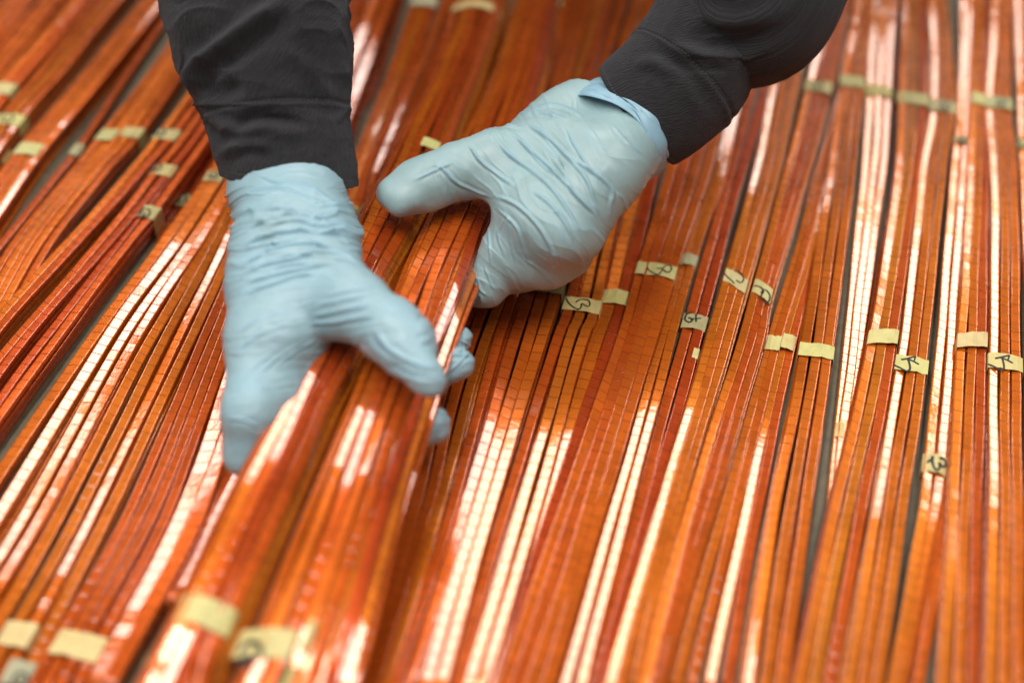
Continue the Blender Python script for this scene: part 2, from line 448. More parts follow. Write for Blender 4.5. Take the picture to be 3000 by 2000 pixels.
def tz(ox, oy, pts, sc=3.136): return [(ox+x/sc, oy+y/sc) for x, y in pts]
MK_B3 = [(tz(1500, 500, [(497, 1165), (515, 1205), (555, 1250), (605, 1275), (632, 1262), (640, 1225), (668, 1238), (700, 1252), (716, 1228), (700, 1195), (660, 1185), (620, 1188), (585, 1212)]), 1.0)]
MK_R = [(tz(1500, 500, [(1245, 895), (1270, 925), (1320, 955), (1345, 958), (1372, 930), (1388, 912), (1420, 935), (1450, 925), (1465, 895), (1445, 870), (1410, 875), (1385, 898), (1330, 903)]), 1.0)]
MK_G = [(tz(1500, 500, [(1655, 1305), (1605, 1315), (1590, 1365), (1630, 1395), (1660, 1370), (1620, 1350)]), 1.2), (tz(1500, 500, [(1640, 1368), (1735, 1358)]), 1.2), (tz(1500, 500, [(1690, 1325), (1690, 1395)]), 1.2)]
MK_P = [(tz(1500, 500, [(1945, 930), (1990, 985), (2040, 1040)]), 1.0), (tz(1500, 500, [(2040, 930), (2085, 930), (2120, 960), (2128, 1000), (2100, 1028), (2060, 1008)]), 1.0)]
MK_S = [(tz(1600, 700, [(1795, 395), (1850, 420), (1870, 460), (1850, 500), (1880, 548), (1920, 530), (1925, 480), (1880, 440), (1850, 470)], 2.94), 1.1)]
MK_5 = [(tz(2250, 1000, [(1160, 205), (1215, 240), (1275, 272), (1303, 255), (1300, 210), (1287, 162)]), 1.3), (tz(2250, 1000, [(1225, 165), (1290, 155), (1355, 140)]), 1.3), (tz(2250, 1000, [(1290, 165), (1335, 185), (1385, 212)]), 1.3), (tz(2250, 1000, [(1355, 140), (1340, 185)]), 1.0)]
MK_5b = [([(x+275, y-3) for x, y in st], wd) for st, wd in MK_5]
MK_3 = [(tz(2250, 1000, [(1512, 1055), (1508, 1110), (1530, 1170), (1555, 1185), (1575, 1160), (1572, 1122), (1600, 1148), (1630, 1130), (1632, 1092), (1602, 1070), (1575, 1085)]), 1.7), (tz(2250, 1000, [(1462, 1112), (1500, 1085)]), 1.4), (tz(2250, 1000, [(1470, 1085), (1512, 1110)]), 1.4)]
MK_GL = [([(1090/1.568, 1000+1400/1.568), (1130/1.568, 1000+1362/1.568), (1185/1.568, 1000+1385/1.568), (1200/1.568, 1000+1435/1.568), (1150/1.568, 1000+1472/1.568), (1105/1.568, 1000+1450/1.568), (1150/1.568, 1000+1425/1.568)], 3.0)]
def loopmark(x, y, r):
    return [([(x-r, y+r*0.4), (x-0.3*r, y-0.7*r), (x+0.7*r, y-0.5*r), (x+0.5*r, y+0.4*r), (x-0.4*r, y+0.5*r), (x+0.1*r, y-0.1*r)], 1.6)]

# rows: (pixel y, left edge x, right edge x[, height])
# ---- right-hand third
make_bundle('G', [(2100, 3010, 3160), (1500, 3006, 3125), (1000, 3002, 3100), (500, 2984, 3075), (0, 2967, 3040)], 3,
    'bundle cut off by the right edge of the picture, marked tape high up', tapes=[dict(y=425, marks=loopmark(2995, 420, 18), a=(-1, 0.1))], rolls=[-4.5, 0, 1], tints='yoo')
make_bundle('F2', [(2100, 2872, 3012), (1500, 2891, 3004), (1050, 2894, 2998), (500, 2899, 2985), (290, 2885, 2967), (0, 2905, 2967)], 3,
    'straight bundle with a white glare bar and an arrow-like mark, second from the right edge', tapes=[dict(y=1062, marks=MK_5b), dict(y=303, w=17, col=(0.56, 0.5, 0.27), marks=loopmark(2935, 303, 17))], rolls=[-4.2, 1.2, 0.6], tints='yoo', layers=3, zt=0.0112)
make_bundle('F1', [(2100, 2735, 2875), (1500, 2773, 2885), (1000, 2802, 2894), (500, 2836, 2897), (290, 2846, 2887), (0, 2856, 2890)], 3,
    'upright bundle with plain folded tape, left of the right-hand arrow mark', tapes=[dict(y=1000, skew=-3, lift=0.001), dict(y=290, w=18)], rolls=[-2.6, 0.8, 1.5], tints='yor', layers=3, zt=0.0112)
make_bundle('E2', [(2100, 2600, 2690), (2000, 2628, 2712), (1500, 2742, 2790), (1300, 2786, 2822)], 2,
    'pair of loose red-orange bars slanting out from under an upright bundle', layers=1, zt=0.0042, group='loose pairs of copper bars', ext=0.12, tints='rm')
make_bundle('E', [(1800, 2640, 2690), (1650, 2665, 2722), (1500, 2693, 2750), (1360, 2702, 2774), (1000, 2737, 2803), (500, 2784, 2836), (290, 2806, 2846), (0, 2815, 2850)], 2,
    'thin bright pair of bars with a bold 3 on its tape', layers=2, zt=0.0074, tapes=[dict(y=1360, w=15, marks=MK_3), dict(y=412, w=9, marks=loopmark(2818, 412, 14))], rolls=[-4.6, -4.0], ext=0.10, tints='yo', crown=0.0016, fan=True)
make_bundle('D2', [(2100, 2438, 2574), (2000, 2463, 2598), (1500, 2547, 2661), (1060, 2622, 2723), (500, 2693, 2774), (290, 2722, 2806), (0, 2722, 2775)], 3,
    'bundle with an arrow-like mark beside the dark gap, white bar on its left', tapes=[dict(y=1068, marks=MK_5), dict(y=312, w=17, col=(0.56, 0.5, 0.27), marks=loopmark(2770, 312, 17))], rolls=[-4.3, 0.9, 1.1], tints='yoo', layers=3, zt=0.0112)
make_bundle('D1', [(2100, 2288, 2432), (2000, 2317, 2459), (1500, 2422, 2542), (1050, 2530, 2624), (500, 2620, 2695), (290, 2628, 2722), (0, 2642, 2715)], 3,
    'bundle under the folded plain tape, right of the wide dark gap', tapes=[dict(y=990, skew=-3, lift=0.001), dict(y=290, w=18)], rolls=[-2.4, 0.6, 1.8], tints='oyr', layers=3, zt=0.0112)
make_bundle('C', [(1480, 2432, 2462), (1250, 2447, 2492), (1000, 2474, 2528), (500, 2518, 2600), (265, 2535, 2615), (0, 2550, 2632)], 3,
    'narrowing bundle of white-glaring bars with a tiny plain tape near its lower end', layers=1, zt=0.0044, tapes=[dict(y=1262, w=13, a=(-1, 0.2)), dict(y=268, w=17)], rolls=[-4.4, -4.2, -3.4], ext=0.1, tints='yyo', crown=0.0016, fan=True)
make_bundle('B', [(2100, 2146, 2300), (2000, 2168, 2318), (1500, 2245, 2382), (1030, 2338, 2446), (500, 2421, 2508), (250, 2458, 2536), (0, 2505, 2562)], 3,
    'three-bar bundle with wide plain tape, left of the wide dark gap', tapes=[dict(y=1028, w=13), dict(y=240, w=17)], rolls=[-2.5, 0.4, 0.9], tints='ooo', layers=3, zt=0.0112)
make_bundle('A', [(2100, 1925, 2136), (2000, 1950, 2160), (1500, 2100, 2236), (1000, 2244, 2332), (700, 2338, 2410), (500, 2392, 2432), (350, 2436, 2462)], 4,
    'bundle with two short plain tapes side by side and one glaring white bar', layers=1, zt=0.0048, tapes=[dict(y=1010, a=(-1, 0.02)), dict(y=1003, a=(0.08, 1), lift=0.0012)], rolls=[0.8, -0.4, -4.4, 1.6], tints='omyr')
make_bundle('M6', [(2100, 1850, 1925), (2000, 1876, 1948), (1500, 2003, 2092), (1000, 2158, 2238), (850, 2203, 2266), (500, 2295, 2371), (250, 2357, 2440), (0, 2412, 2492)], 3,
    'bundle along a black gap with a curled mark on dark tape', tapes=[dict(y=852, w=15, marks=MK_S, skew=5), dict(y=255, w=17, marks=loopmark(2395, 252, 18))], rolls=[-2.0, 1.5, 2.3], tints='orr', layers=3, zt=0.0112)
make_bundle('M5', [(2100, 1740, 1854), (2000, 1767, 1880), (1500, 1918, 1999), (1000, 2064, 2142), (820, 2117, 2194), (500, 2203, 2283), (190, 2262, 2352), (0, 2305, 2400)], 3,
    'light orange bundle whose tape bears a P-like curl', tapes=[dict(y=822, w=15, marks=MK_P, skew=5), dict(y=190, w=17)], rolls=[-4.0, 0.8, 0.4], tints='yoo', layers=3, zt=0.0112)
make_bundle('M4', [(2000, 1720, 1772), (1500, 1848, 1920), (1000, 1981, 2058), (500, 2124, 2188), (300, 2170, 2250), (0, 2240, 2320)], 2,
    'sunken dark red pair with a smudged marked tape', layers=1, zt=0.0046, tapes=[dict(y=945, w=15, marks=MK_G, col=(0.42, 0.38, 0.19)), dict(y=1032, w=10, a=(0.55, 1.0))], tint=(0.5, 0.085, 0.014), tints='rd')
make_bundle('M3b', [(2100, 1604, 1702), (2000, 1630, 1732), (1500, 1777, 1852), (1000, 1918, 1982), (760, 1992, 2044), (500, 2092, 2126), (300, 2140, 2172), (0, 2215, 2245)], 2,
    'two glaring white bars with a small dull tape, beside the bars marked R', zt=0.0076, tapes=[dict(y=762, w=12, col=(0.5, 0.46, 0.27))], rolls=[-3.4, -4.4], ext=0.1, tints='oo', crown=0.0016, fan=True)
make_bundle('M3', [(2100, 1410, 1590), (2000, 1448, 1624), (1500, 1624, 1776), (1000, 1803, 1919), (760, 1868, 1996), (500, 1945, 2088), (300, 2003, 2140), (0, 2100, 2230)], 4,
    'brown-shadowed bundle with thin bright edges and an R-like mark', tapes=[dict(y=792, w=14, marks=MK_R)], rolls=[0.5, -1.2, -1.0, -1.4], tints='mrmm', layers=3, zt=0.0125)
make_bundle('M2b', [(2100, 1420, 1446), (1500, 1592, 1628), (1000, 1722, 1806), (870, 1763, 1850), (500, 1852, 1938), (300, 1900, 1990), (0, 1990, 2080)], 2,
    'rounded narrow pair with a blank tape, right of the first 3 mark', zt=0.0072, tapes=[dict(y=872, w=15)], rolls=[-6.0, 4.5], ext=0.1, tints='od', crown=0.0016, fan=True)
make_bundle('M2', [(2100, 1285, 1400), (2000, 1320, 1430), (1500, 1452, 1592), (1000, 1608, 1724), (890, 1648, 1764), (500, 1755, 1850), (0, 1900, 1995)], 3,
    'bundle with a 3-like mark below the right glove, dashes of glare on its bars', tapes=[dict(y=895, w=14, marks=MK_B3)], rolls=[1.0, -3.6, -2.6], tints='roo', layers=3, zt=0.0112)
make_bundle('M1', [(2100, 1144, 1290), (2000, 1174, 1319), (1500, 1340, 1449), (1000, 1481, 1606), (800, 1548, 1668), (500, 1650, 1760), (0, 1805, 1925)], 3,
    'bundle half under the right glove with a strip of tape peeping out', tapes=[dict(y=842, w=15, lift=0.002)], rolls=[-2.6, -4.0, -3.6], tints='rmo', layers=3, zt=0.0112)
make_bundle('N', [(2100, 975, 1140), (2000, 1008, 1175), (1500, 1152, 1340), (1000, 1280, 1481), (500, 1500, 1652), (0, 1650, 1800)], 5,
    'five-bar bundle lying along the right side of the lifted bars', rolls=[1.5, -4.4, -1.0, 0.8, 2.0], group='untaped runs of wrapped copper bars', tints='rrmor', layers=3, zt=0.0112)
make_bundle('N0', [(2100, 790, 975), (1500, 990, 1152), (1000, 1110, 1280), (500, 1352, 1500), (0, 1510, 1650)], 4,
    'bundle running under the lifted bars, seen above the right thumb', zt=0.0070, group='untaped runs of wrapped copper bars', tapes=[dict(y=5, a=(0.3, 1))], tints='rdrm')
# ---- lifted bundles in the hands
make_bundle('L2', [(2100, 605, 930, .046), (1900, 705, 1015, .055), (1500, 878, 1130, .066), (1150, 1022, 1236, .072), (1000, 1085, 1280, .074), (800, 1160, 1356, .074), (600, 1262, 1432, .072), (420, 1335, 1510, .058), (200, 1440, 1580, .038), (0, 1508, 1630, .022), (-150, 1560, 1675, .012)], 6,
    'right-hand lifted bundle pinched under both gloved thumbs, G on its tape', layers=4, zt=0.07, tapes=[dict(y=1900, w=16, a=(-1.28, 0.0), marks=MK_GL), dict(y=1860, w=16, a=(0.16, 0.28)), dict(y=1985, w=14, a=(0.1, 0.22))],
    rolls=[-1.5, -3.6, -3.0, 1.0, -1.5, 3.0], jit=2.0, group='bundles lifted by the gloved hands', tints='omrmrd', crown=0.0075, fan=True, out=0.0018)
make_bundle('L1', [(2100, 330, 565, .046), (1900, 430, 640, .055), (1500, 632, 812, .066), (1300, 735, 905, .070), (1150, 818, 970, .072), (1000, 890, 1052, .074), (800, 968, 1120, .074), (600, 1055, 1222, .072), (420, 1150, 1312, .058), (200, 1260, 1400, .038), (0, 1330, 1470, .022), (-150, 1380, 1515, .012)], 5,
    'left-hand lifted bundle going through the left glove, wide blank tape low on it', layers=4, zt=0.07, tapes=[dict(y=1792, w=15.5, a=(-0.9, 0.98)), dict(y=1975, w=13, a=(-1.0, -0.8)), dict(y=424, w=14, a=(0.1, 1)), dict(y=20, w=14)],
    rolls=[0.0, -4.0, -3.6, 2.0, 1.0], jit=2.0, group='bundles lifted by the gloved hands', tints='mordr', crown=0.0075, fan=True, out=0.0012)
# ---- left of the hands
make_bundle('P4b', [(2100, 205, 285), (2000, 255, 335), (1500, 512, 606), (1000, 692, 762), (545, 860, 960), (200, 1000, 1090), (0, 1075, 1160)], 2,
    'bundle nearest the lifted bars, light dashes down its lower end', rolls=[-3.4, -2.6, 1.4], group='untaped runs of wrapped copper bars', tints='mrr', layers=3, zt=0.0112)
make_bundle('P4a', [(2100, -10, 195), (2000, 55, 250), (1500, 350, 508), (1000, 572, 690), (545, 770, 860), (200, 900, 1000), (0, 985, 1075)], 4,
    'bundle with blank tape at lower left, beside the lifted bars', tapes=[dict(y=1888, w=16, a=(-0.7, 1))], rolls=[0.4, 0.8, 0.4], tint=(0.60, 0.115, 0.016), tints='rrr', layers=3, zt=0.0112)
make_bundle('P3', [(2100, -160, 10), (2000, -90, 82), (1500, 205, 338), (1000, 457, 571), (545, 700, 772), (200, 850, 900), (0, 930, 985)], 3,
    'bundle with a long rosy glare bar ending at a tape in the lower left corner', tapes=[dict(y=1862, w=16, a=(-1, 0.3)), dict(y=1965, w=15, a=(0.0, 1), col=(0.4, 0.37, 0.24), marks=loopmark(60, 1990, 26))], rolls=[1.5, -2.7, 0.4], tints='omo', layers=3, zt=0.0112)
make_bundle('P2', [(2100, -340, -160), (2000, -270, -92), (1500, 46, 203), (1000, 333, 455), (545, 652, 704), (200, 800, 850), (0, 890, 940)], 3,
    'bundle of square glints between the white-barred bundle and the rosy glare bar', rolls=[-3.8, -3.0, 1.0], group='untaped runs of wrapped copper bars', tints='omo', layers=3, zt=0.0112)
make_bundle('P1', [(1700, -270, -90), (1500, -120, 44), (1000, 234, 331), (700, 462, 548), (520, 596, 655), (200, 790, 840), (0, 890, 930)], 2,
    'bright bundle beside the olive gap, tape just under the left sleeve', tapes=[dict(y=518, w=14, marks=loopmark(625, 515, 16))], rolls=[0.0, -3.4, -3.9], tints='oo', layers=3, zt=0.0112)
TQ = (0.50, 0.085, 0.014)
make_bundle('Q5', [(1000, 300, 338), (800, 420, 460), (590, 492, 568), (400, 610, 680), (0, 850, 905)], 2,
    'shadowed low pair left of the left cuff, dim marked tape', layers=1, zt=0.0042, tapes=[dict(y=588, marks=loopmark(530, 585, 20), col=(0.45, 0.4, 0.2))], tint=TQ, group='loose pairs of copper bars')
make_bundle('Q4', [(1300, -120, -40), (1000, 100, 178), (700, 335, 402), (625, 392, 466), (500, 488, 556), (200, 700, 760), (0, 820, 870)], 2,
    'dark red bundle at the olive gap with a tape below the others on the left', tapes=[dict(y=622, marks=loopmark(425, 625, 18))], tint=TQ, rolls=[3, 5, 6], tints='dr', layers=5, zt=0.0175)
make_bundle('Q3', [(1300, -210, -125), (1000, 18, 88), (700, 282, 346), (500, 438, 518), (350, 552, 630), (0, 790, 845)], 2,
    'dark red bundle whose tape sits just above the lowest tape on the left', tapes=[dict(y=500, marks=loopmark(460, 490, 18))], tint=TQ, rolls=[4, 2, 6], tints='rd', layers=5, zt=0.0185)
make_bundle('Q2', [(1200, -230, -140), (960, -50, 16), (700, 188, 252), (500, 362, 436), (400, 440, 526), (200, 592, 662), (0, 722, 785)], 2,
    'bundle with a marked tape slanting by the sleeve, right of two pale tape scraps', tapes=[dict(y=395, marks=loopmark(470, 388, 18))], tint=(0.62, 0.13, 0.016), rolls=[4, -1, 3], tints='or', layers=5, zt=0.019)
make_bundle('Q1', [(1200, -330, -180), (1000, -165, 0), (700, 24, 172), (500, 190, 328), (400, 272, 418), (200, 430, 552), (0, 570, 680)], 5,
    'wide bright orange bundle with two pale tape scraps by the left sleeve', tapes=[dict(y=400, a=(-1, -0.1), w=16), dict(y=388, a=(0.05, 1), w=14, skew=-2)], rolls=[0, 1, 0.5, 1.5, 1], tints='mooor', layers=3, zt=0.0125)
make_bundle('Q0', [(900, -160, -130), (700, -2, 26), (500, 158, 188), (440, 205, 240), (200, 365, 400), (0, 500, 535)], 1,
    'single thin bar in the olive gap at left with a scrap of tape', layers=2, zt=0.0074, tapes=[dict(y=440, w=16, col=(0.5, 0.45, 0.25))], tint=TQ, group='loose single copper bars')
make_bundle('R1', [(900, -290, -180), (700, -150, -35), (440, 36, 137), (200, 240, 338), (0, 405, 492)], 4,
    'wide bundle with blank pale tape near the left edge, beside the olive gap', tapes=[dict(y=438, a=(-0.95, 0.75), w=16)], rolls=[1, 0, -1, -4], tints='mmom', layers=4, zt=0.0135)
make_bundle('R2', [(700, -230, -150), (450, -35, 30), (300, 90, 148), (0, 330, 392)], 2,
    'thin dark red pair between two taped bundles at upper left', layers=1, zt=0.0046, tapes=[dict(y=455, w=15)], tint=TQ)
make_bundle('R3', [(600, -190, -105), (350, -20, 76), (200, 108, 205), (0, 275, 365)], 3,
    'bundle at the left edge with a scribbled tape, below the dark diagonal gap', tapes=[dict(y=352, marks=loopmark(22, 348, 22), w=16)], rolls=[1.5, 0, -2.6], tints='mor', layers=4, zt=0.0135)
make_bundle('R4', [(500, -250, -150), (250, -30, 56), (100, 110, 190), (0, 195, 278)], 3,
    'upper left bundle above the dark diagonal gap with a tape at the picture edge', tapes=[dict(y=260, w=16)], rolls=[-1, -3, -2], tints='omr', layers=4, zt=0.0135)
make_bundle('R5', [(400, -240, -160), (150, -20, 65), (0, 105, 188)], 3,
    'untaped dull bundle second from the upper left corner', rolls=[1, -2, 2], group='untaped runs of wrapped copper bars', tints='rmr', layers=4, zt=0.0135)
make_bundle('R6', [(300, -260, -150), (100, -60, 30), (0, 15, 98)], 3,
    'untaped bundle crossing the upper left corner', rolls=[-1, -3, 0], group='untaped runs of wrapped copper bars', tints='mrr')
make_bundle('R7', [(150, -180, -110), (0, -85, 10)], 3,
    'outermost bundle clipped by the upper left corner', rolls=[-2, 0, 0], group='untaped runs of wrapped copper bars', tints='rrr')
# ---- top centre, between the sleeves
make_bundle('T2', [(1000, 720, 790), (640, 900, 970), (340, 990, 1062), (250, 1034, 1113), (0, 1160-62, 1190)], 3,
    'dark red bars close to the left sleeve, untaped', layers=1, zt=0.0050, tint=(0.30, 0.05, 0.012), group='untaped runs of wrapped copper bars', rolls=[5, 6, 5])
make_bundle('T3', [(1000, 800, 860), (625, 975, 1050), (480, 1020, 1092), (250, 1108, 1205), (100, 1164, 1255), (0, 1200, 1285)], 3,
    'golden orange bundle between the sleeves with grey tape at the top edge', zt=0.0090, tapes=[dict(y=6, col=(0.5, 0.47, 0.36)), dict(y=622, a=(0, 1), marks=loopmark(1030, 620, 15))], rolls=[0.5, -2.0, 1], tints='mor')
make_bundle('T4', [(1000, 860, 930), (625, 1050, 1100), (480, 1092, 1150), (140, 1232, 1305), (0, 1290, 1350)], 2,
    'pair of bars with a long pale glare, left of the lifted bundle', zt=0.0085, rolls=[-3.8, 3], group='loose pairs of copper bars', tapes=[dict(y=618)], tints='rr')

# ------------------------------------------------------------------ table
g = 3.0
fl = link_mesh('tabletop', [(-g, -1.0, 0), (g, -1.0, 0), (g, 1.9, 0), (-g, 1.9, 0), (-g, -1.0, -0.04), (g, -1.0, -0.04), (g, 1.9, -0.04), (-g, 1.9, -0.04)],
    [[0, 1, 2, 3], [7, 6, 5, 4], [0, 4, 5, 1], [1, 5, 6, 2], [2, 6, 7, 3], [3, 7, 4, 0]], M_FLOOR, smooth=False)
fl['kind'] = 'structure'

#HANDS
# ------------------------------------------------------------------ smooth solids (distance fields -> mesh)
def rcone(p, a, b, r1, r2):
    ba = b-a; l2 = np.dot(ba, ba)
    if l2 < 1e-12: return np.linalg.norm(p-a, axis=-1) - max(r1, r2)
    h = np.clip(((p-a)@ba)/l2, 0, 1)
    d = p - a - h[..., None]*ba
    return np.sqrt((d*d).sum(-1)) - (r1 + (r2-r1)*h)
def smin(a, b, k):
    h = np.maximum(k - np.abs(a-b), 0)/k
    return np.minimum(a, b) - h*h*k*0.25
class Solid:
    def __init__(s): s.prims = []
    def cone(s, a, b, r1, r2, k=0.006, flat=None): s.prims.append((np.asarray(a, float), np.asarray(b, float), r1, r2, k)); return s
    def chain(s, pts, rs, k=0.006):
        for i in range(len(pts)-1): s.cone(pts[i], pts[i+1], rs[i], rs[i+1], k)
        return s
    def mesh(s, h, cut=None, smooth=2):
        lo = np.min([np.minimum(a, b)-max(r1, r2) for a, b, r1, r2, k in s.prims], axis=0) - 0.012
        hi = np.max([np.maximum(a, b)+max(r1, r2) for a, b, r1, r2, k in s.prims], axis=0) + 0.012
        n = np.ceil((hi-lo)/h).astype(int)+1
        ax = [lo[i]+h*np.arange(n[i]) for i in range(3)]
        F = np.full(n, 0.05, np.float32)
        for a, b, r1, r2, k in s.prims:
            m = max(r1, r2)+k+4*h
            i0 = np.maximum(((np.minimum(a, b)-m-lo)/h).astype(int), 0); i1 = np.minimum(((np.maximum(a, b)+m-lo)/h).astype(int)+2, n)
            sl = tuple(slice(x, y) for x, y in zip(i0, i1))
            X, Y, Z = np.meshgrid(ax[0][sl[0]], ax[1][sl[1]], ax[2][sl[2]], indexing='ij')
            d = rcone(np.stack([X, Y, Z], -1), a, b, r1, r2).astype(np.float32)
            F[sl] = smin(F[sl], d, k)
        if cut is not None:
            X, Y, Z = np.meshgrid(*ax, indexing='ij')
            for c, nn in cut:
                d = ((np.stack([X, Y, Z], -1)-c)@nn).astype(np.float32)
                F = np.maximum(F, d)
        return surface_net(F, lo, h, smooth)
def surface_net(F, lo, h, smooth=2):
    ins = F < 0
    c = np.zeros(np.array(F.shape)-1, np.int8)
    offs = [(i, j, k) for i in (0, 1) for j in (0, 1) for k in (0, 1)]
    N = np.array(F.shape)-1
    for (i, j, k) in offs: c += ins[i:i+N[0], j:j+N[1], k:k+N[2]]
    cells = np.argwhere((c > 0) & (c < 8))
    vals = {o: F[cells[:, 0]+o[0], cells[:, 1]+o[1], cells[:, 2]+o[2]] for o in offs}
    acc = np.zeros((len(cells), 3)); cnt = np.zeros(len(cells))
    for o in offs:
        for d in range(3):
            if o[d]: continue
            o2 = list(o); o2[d] = 1; o2 = tuple(o2)
            a, b = vals[o], vals[o2]; x = (a < 0) != (b < 0)
            t = np.where(x, a/np.where(x, a-b, 1), 0)
            p = np.tile(np.array(o, float), (len(cells), 1)); p[:, d] = t
            acc += p*x[:, None]; cnt += x
    V = lo + h*(cells + acc/cnt[:, None])
    idx = np.full(N, -1, np.int64); idx[tuple(cells.T)] = np.arange(len(cells))
    Q = []
    for d in range(3):
        e, f = [(1, 2), (2, 0), (0, 1)][d]
        sl0 = [slice(None)]*3; sl1 = [slice(None)]*3
        sl0[d] = slice(0, -1); sl1[d] = slice(1, None)
        A, B = ins[tuple(sl0)], ins[tuple(sl1)]
        g = np.argwhere(A != B); ok = (g[:, e] > 0) & (g[:, f] > 0) & (g[:, e] < N[e]) & (g[:, f] < N[f]); g = g[ok]
        s = A[tuple(g.T)]
        def at(de, df):
            q = g.copy(); q[:, e] += de; q[:, f] += df; return idx[tuple(q.T)]
        quad = np.stack([at(-1, -1), at(0, -1), at(0, 0), at(-1, 0)], -1)
        quad[~s] = quad[~s][:, ::-1]
        Q.append(quad[(quad >= 0).all(1)])
    Q = np.vstack(Q)
    E = np.vstack([Q[:, [0, 1]], Q[:, [1, 2]], Q[:, [2, 3]], Q[:, [3, 0]]])
    def lap(X):
        sm = np.zeros_like(X); ct = np.zeros(len(X))
        for a_, b_ in ((0, 1), (1, 0)):
            for d in range(3): sm[:, d] += np.bincount(E[:, a_], weights=X[E[:, b_], d], minlength=len(X))
            ct += np.bincount(E[:, a_], minlength=len(X))
        return sm/ct[:, None] - X
    for _ in range(smooth):
        V = V + 0.5*lap(V); V = V - 0.52*lap(V)
    return V, Q, lap
def vnormals(V, Q):
    n = np.cross(V[Q[:, 2]]-V[Q[:, 0]], V[Q[:, 3]]-V[Q[:, 1]])
    out = np.zeros_like(V)
    for c in range(4):
        for d in range(3): out[:, d] += np.bincount(Q[:, c], weights=n[:, d], minlength=len(V))
    return out/(np.linalg.norm(out, axis=1)[:, None]+1e-12)
def crease_field(V, lines, ws=1.0):
    """lines: (polyline in photo px, width mm, height mm) -> ridge height and mask on each vertex"""
    px, py = to_px(V); H = np.zeros(len(V)); Mk = np.zeros(len(V))
    for pts, w, a in lines:
        pts = np.array(pts, float); n = len(pts)
        w = w*ws
        c = catmull(pts, np.linspace(0, n-1-1e-6, n*6)) if n > 2 else pts
        lo, hi = c.min(0)-40, c.max(0)+40
        sel = np.where((px > lo[0]) & (px < hi[0]) & (py > lo[1]) & (py < hi[1]))[0]
        if len(sel) == 0: continue
        q = np.stack([px[sel], py[sel]], -1)
        best = np.full(len(sel), 1e9); sd = np.zeros(len(sel)); tp = np.zeros(len(sel)); L = len(c)-1
        for i in range(L):
            ab = c[i+1]-c[i]; l2 = ab@ab+1e-9
            t = np.clip(((q-c[i])@ab)/l2, 0, 1); d = q-c[i]-t[:, None]*ab
            dist = np.hypot(d[:, 0], d[:, 1]); m = dist < best
            best[m] = dist[m]; tp[m] = (i+t[m])/L
            sd[m] = np.sign(ab[0]*d[m, 1]-ab[1]*d[m, 0])
        mm = best/4.6
        taper = np.clip(np.sin(np.pi*np.clip(tp, 0.02, 0.98))*1.8, 0, 1)
        ridge = np.exp(-(mm/w)**2)*taper
        valley = np.exp(-((mm-2.0*w)/(1.1*w))**2)*taper*(0.30+0.35*(sd > 0))
        H[sel] += 1.0*a/1000*(ridge-0.8*valley); Mk[sel] = np.maximum(Mk[sel], ridge)
    return H, Mk

def make_glove(name, V, Q, lap, hfun, lines, parent, base, color):
    # one round of subdivision so that fine creases have vertices to live on
    me = bpy.data.meshes.new('tmp'); me.from_pydata(V.tolist(), [], Q.tolist()); ob = bpy.data.objects.new('tmp', me); COL.objects.link(ob)
    sb = ob.modifiers.new('s', 'SUBSURF'); sb.levels = 1; sb.render_levels = 1
    ev = ob.evaluated_get(bpy.context.evaluated_depsgraph_get()).to_mesh()
    V = np.empty(len(ev.vertices)*3, np.float32); ev.vertices.foreach_get('co', V); V = V.reshape(-1, 3).astype(float)
    Q = np.empty(len(ev.loops), np.int32); ev.loops.foreach_get('vertex_index', Q); Q = Q.reshape(-1, 4)
    bpy.data.objects.remove(ob); bpy.data.meshes.remove(me)
    N_ = vnormals(V, Q)
    h1, m1 = hfun(V); h2, m2 = crease_field(V, lines, 0.68)
    front = (N_*(np.array([0, 0, CAM_H])-V)).sum(1) > -0.02
    V2 = V + N_*((h1+h2*np.where(front, 1, 0.3))[:, None])
    o = link_mesh(name, V2, Q, M_GLOVE, parent, base)
    at = o.data.attributes.new('fold', 'FLOAT', 'POINT'); at.data.foreach_set('value', np.clip(m1*0.7+m2*0.5, 0, 1).astype(np.float32))
    o.color = (*color, 1)
    return o
def ridged(p, seed): return 1-np.abs(vnoise(p, seed))

person_base = np.array([0.0, 1.30, 0.0])
person = empty('person', person_base, 'person in a charcoal work jacket and thin pale blue gloves lifting bars', 'person')

# ---- image-left hand -------------------------------------------------
HL = Solid()
wr0, wr1 = P(838, 470, .112), P(862, 640, .104)
def pair(sol, c, off, r): pass
# forearm and wrist, flattened (two columns side by side)
for sx in (-1, 1):
    HL.chain([P(848+sx*50, 455, .106), P(840+sx*47, 560, .104), P(872+sx*52, 700, .101), P(862+sx*92, 830, .094)], [.0220, .0225, .0225, .0205], 0.022)
KN = 0.014
iM, mM, rM, pM = P(752, 985, .083), P(815, 985, .086), P(880, 970, .082), P(930, 930, .074)
HL.chain([P(790, 730, .100), iM], [.021, .0170], KN); HL.chain([P(830, 730, .103), mM], [.021, .0165], KN)
HL.chain([P(870, 740, .101), rM], [.020, .0155], KN); HL.chain([P(910, 760, .096), pM], [.018, .0145], KN)
# thumb
tb, tm, ti, tt_ = P(935, 780, .100), P(1040, 893, .101), P(1146, 974, .100), P(1245, 1094, .0955)
HL.chain([tb, tm, ti, tt_], [.0205, .0176, .0150, .0096], 0.014)
HL.cone(P(895, 880, .095), P(985, 905, .097), .0130, .0110, 0.016)
HL.cone(P(1190, 1036, .0980), P(1264, 1118, .0925), .0125, .0080, 0.006)
HL.cone(P(1160, 950, .100), P(1215, 1000, .099), .0115, .0120, 0.010)
